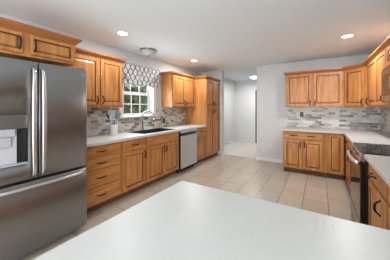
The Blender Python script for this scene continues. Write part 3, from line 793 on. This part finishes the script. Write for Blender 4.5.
# ------------------------------------------------------------------ microwave
t = thing('microwave', 'over-range stainless microwave between wall cabinets on the right', 'microwave', (0.665, 3.293, 0), RR)
wd = 0.76
b = bm_(); box(b, 0.002, wd-0.002, 0.0, 0.354, 1.425, 1.832); obj('body', b, 'range_steel', t)
b = bm_(); bbox(b, 0.002, 0.57, -0.028, -0.0005, 1.45, 1.80, 0.004); md_ = obj('door', b, 'range_steel', t)
b = bm_(); box(b, 0.05, 0.50, -0.0295, -0.0282, 1.50, 1.75); obj('door_glass', b, 'black_glass', md_)
b = bm_(); pts = [(0.545, -0.03-0.03*(1-abs(i/6-1)**4), 1.625+0.15*(i/6-1)) for i in range(13)]; tube(b, pts, 0.009, 10); obj('handle', b, 'handle_steel', md_)
b = bm_(); bbox(b, 0.574, wd-0.002, -0.028, -0.0005, 1.45, 1.80, 0.004); obj('control_panel', b, 'black_glass', t)
b = bm_(); box(b, 0.002, wd-0.002, -0.02, -0.0005, 1.803, 1.83)
for i in range(3): box(b, 0.03, wd-0.03, -0.024, -0.02, 1.807+0.008*i, 1.811+0.008*i)
obj('vent_grille', b, 'range_steel', t)

# ------------------------------------------------------------------ outlets
def outlet(loc, rz, label, dark=False):
    t = thing('wall_outlet', label, 'outlet', loc, rz)
    b = bm_(); bbox(b, -0.036, 0.036, -0.005, -0.0003, -0.058, 0.058, 0.002); obj('cover_plate', b, 'outlet_dark' if dark else 'outlet_plate', t)
    for s_ in (-1, 1):
        b = bm_(); bbox(b, -0.016, 0.016, -0.007, -0.0052, s_*0.022-0.014, s_*0.022+0.014, 0.0008, 1)
        f = obj('socket', b, 'outlet_dark' if dark else 'white_paint', t)
outlet((0.32, YB-T, 1.245), 0, 'pale outlet in the back wall backsplash near the right corner')
outlet((-0.36, YB-T, 1.20), 0, 'dark outlet in the back wall backsplash near its left end', True)
outlet((XL+T, 3.56, 1.05), RL, 'dark outlet in the tiles right of the window', True)
outlet((XL+T, 2.22, 1.03), RL, 'dark outlet in the tiles just right of the white crock', True)

# ------------------------------------------------------------------ valance
t = thing('window_valance', 'white and grey patterned fabric valance hanging over the sink window', 'valance', (XL, 2.30, 0), RL)
wd = 1.07; b = bm_(); nx, nz = 96, 10; V = {}
for i in range(nx+1):
    for j in range(nz+1):
        u = i/nx; v = j/nz; z1 = 2.20; zlow = 1.80+0.018*math.cos(u*2*PI*3)
        z = z1+(zlow-z1)*v
        yy = -0.055+0.009*math.sin(u*2*PI*13)*(0.5+0.5*v)
        V[i, j] = b.verts.new((u*wd, yy, z))
for i in range(nx):
    for j in range(nz):
        f = b.faces.new((V[i, j], V[i+1, j], V[i+1, j+1], V[i, j+1])); f.smooth = True
o = obj('cloth', b, 'valance_cloth', t); md = o.modifiers.new('th', 'SOLIDIFY'); md.thickness = 0.003
b = bm_()
for x in (0.003, wd-0.003): box(b, x-0.0015, x+0.0015, -0.055, -0.0205, 1.80, 2.19)
obj('side_return', b, 'valance_cloth', t)
b = bm_(); tube(b, [(0.0, -0.04, 2.185), (wd, -0.04, 2.185)], 0.006, 8)
for x in (0.06, wd-0.06): tube(b, [(x, -0.04, 2.185), (x, -0.0005, 2.185)], 0.004, 6)
obj('curtain_rod', b, 'white_paint', t)

# ------------------------------------------------------------------ ceiling lights
def recessed(x, y, label, power):
    t = thing('recessed_light', label, 'ceiling light', (x, y, H), 0, 'lit recessed lights in the kitchen ceiling')
    b = bm_(); lathe(b, [(0.072, -0.0005), (0.098, -0.0005), (0.098, -0.005), (0.085, -0.008), (0.072, -0.006), (0.072, -0.0005)], n=36); obj('trim_ring', b, 'white_paint', t)
    b = bm_(); lathe(b, [(0, -0.001), (0.071, -0.001), (0.071, -0.004), (0, -0.006)], n=36); obj('lens', b, 'lamp_lit', t)
    d = bpy.data.lights.new('recessed_glow', 'AREA'); d.shape = 'DISK'; d.size = 0.13; d.energy = power; d.color = (0.98, 0.975, 0.97)
    o = bpy.data.objects.new('recessed_glow', d); COL.objects.link(o); o.parent = t; o.location = (0, 0, -0.012)
recessed(-2.42, 1.90, 'lit recessed ceiling light above the left wall cabinets near the refrigerator', 9)
recessed(-2.44, 3.87, 'lit recessed ceiling light above the dishwasher end of the sink run', 18)
recessed(0.35, 3.76, 'lit recessed ceiling light on the right side of the ceiling', 22)
t = thing('flush_mount_light', 'unlit grey glass bowl ceiling light in front of the window valance', 'ceiling light', (-2.72, 2.71, H))
b = bm_(); lathe(b, [(0, -0.0005), (0.155, -0.0005), (0.16, -0.012), (0.155, -0.028), (0.13, -0.03), (0, -0.03)], n=36); obj('canopy', b, 'bronze', t)
for pw in (0,):
    MAT['bronze'].node_tree.nodes['Principled BSDF'].inputs['Base Color'].default_value = (0.30, 0.29, 0.28, 1)
b = bm_(); lathe(b, [(0.145, -0.031), (0.14, -0.05), (0.115, -0.075), (0.07, -0.093), (0.02, -0.10), (0, -0.10)], n=36); obj('glass_bowl', b, 'frosted_glass', t)
b = bm_(); lathe(b, [(0, -0.099), (0.014, -0.101), (0.012, -0.112), (0.006, -0.118), (0.007, -0.126), (0, -0.132)], n=16); obj('finial', b, 'bronze', t)
t = thing('hall_light', 'lit white bowl ceiling light in the hall beyond the kitchen', 'ceiling light', (-1.88, 6.8, H))
b = bm_(); lathe(b, [(0, -0.0005), (0.17, -0.0005), (0.175, -0.02), (0.165, -0.035), (0, -0.035)], n=36); obj('canopy', b, 'handle_steel', t)
b = bm_(); lathe(b, [(0.16, -0.036), (0.155, -0.06), (0.12, -0.095), (0.06, -0.115), (0, -0.12)], n=36); obj('glass_bowl', b, 'hall_glass', t)
d = bpy.data.lights.new('hall_glow', 'AREA'); d.shape = 'DISK'; d.size = 0.3; d.energy = 22; d.color = (1.0, 0.97, 0.93)
o = bpy.data.objects.new('hall_glow', d); COL.objects.link(o); o.parent = t; o.location = (0, 0, -0.125)
# small dark door stop on the hall baseboard
t = thing('door_stop', 'small dark door stop on the hall baseboard past the pantry', 'door stop', (-2.905, 6.75, 0.055), RL)
b = bm_(); tube(b, [(0, 0, 0), (0, -0.05, 0)], 0.006, 8); obj('stem', b, 'bronze', t)
b = bm_(); tube(b, [(0, -0.0505, 0), (0, -0.07, 0)], 0.014, 12); obj('tip', b, 'black_plastic', t)

# ------------------------------------------------------------------ outdoors
b = bm_(); box(b, -16, XL-WT-0.01, -8, 14, -0.5, -0.15); tag(obj('lawn', b, 'grass'), 'green lawn outside the sink window', 'lawn', None, 'structure')
def tree(x, y, h, r, leafm, label, n=1100):
    t = thing('garden_tree', label, 'tree', (x, y, -0.149))
    b = bm_(); tube(b, [(0, 0, 0), (0.05, 0.03, h*0.4), (0, 0.1, h*0.8)], [0.14, 0.11, 0.05], 10)
    for a in (0.5, 2.4, 4.2): tube(b, [(0.04, 0.02, h*0.4), (r*0.5*math.cos(a), r*0.5*math.sin(a), h*0.68)], [0.06, 0.025], 8)
    obj('trunk', b, 'bark', t)
    b = bm_()
    for i in range(n):
        p = Vector((random.gauss(0, 1), random.gauss(0, 1), random.gauss(0, 1))).normalized()*r*(random.random()**0.4)
        p.z = p.z*1.1+h*0.72
        s_ = 0.08+0.08*random.random()
        a = Vector((random.gauss(0, 1), random.gauss(0, 1), random.gauss(0, 1))).normalized(); c = a.orthogonal().normalized()
        q = [p+a*s_, p+c*s_*0.5, p-a*s_, p-c*s_*0.5]; b.faces.new([b.verts.new(v) for v in q])
    obj('foliage', b, leafm, t, False)
tree(-6.2, 4.9, 3.0, 1.2, 'leaf_green', 'green leafy tree outside the left panes of the sink window')
tree(-7.5, 7.2, 3.2, 1.3, 'leaf_autumn', 'brown leafed tree outside the middle panes of the sink window')
tree(-9.5, 11.5, 4.0, 1.9, 'leaf_green', 'larger green tree further off outside the sink window')
t = thing('garden_fence', 'brown wooden plank fence outside the sink window', 'fence', (-11.5, -2, -0.149))
for i in range(4):
    b = bm_(); box(b, -0.05, 0.05, i*4.6, i*4.6+0.1, 0, 1.7); obj('post', b, 'fence_wood', t)
b = bm_()
for i in range(92): box(b, 0.051, 0.07, i*0.15, i*0.15+0.14, 0.03, 1.65)
obj('plank_panel', b, 'fence_wood', t)
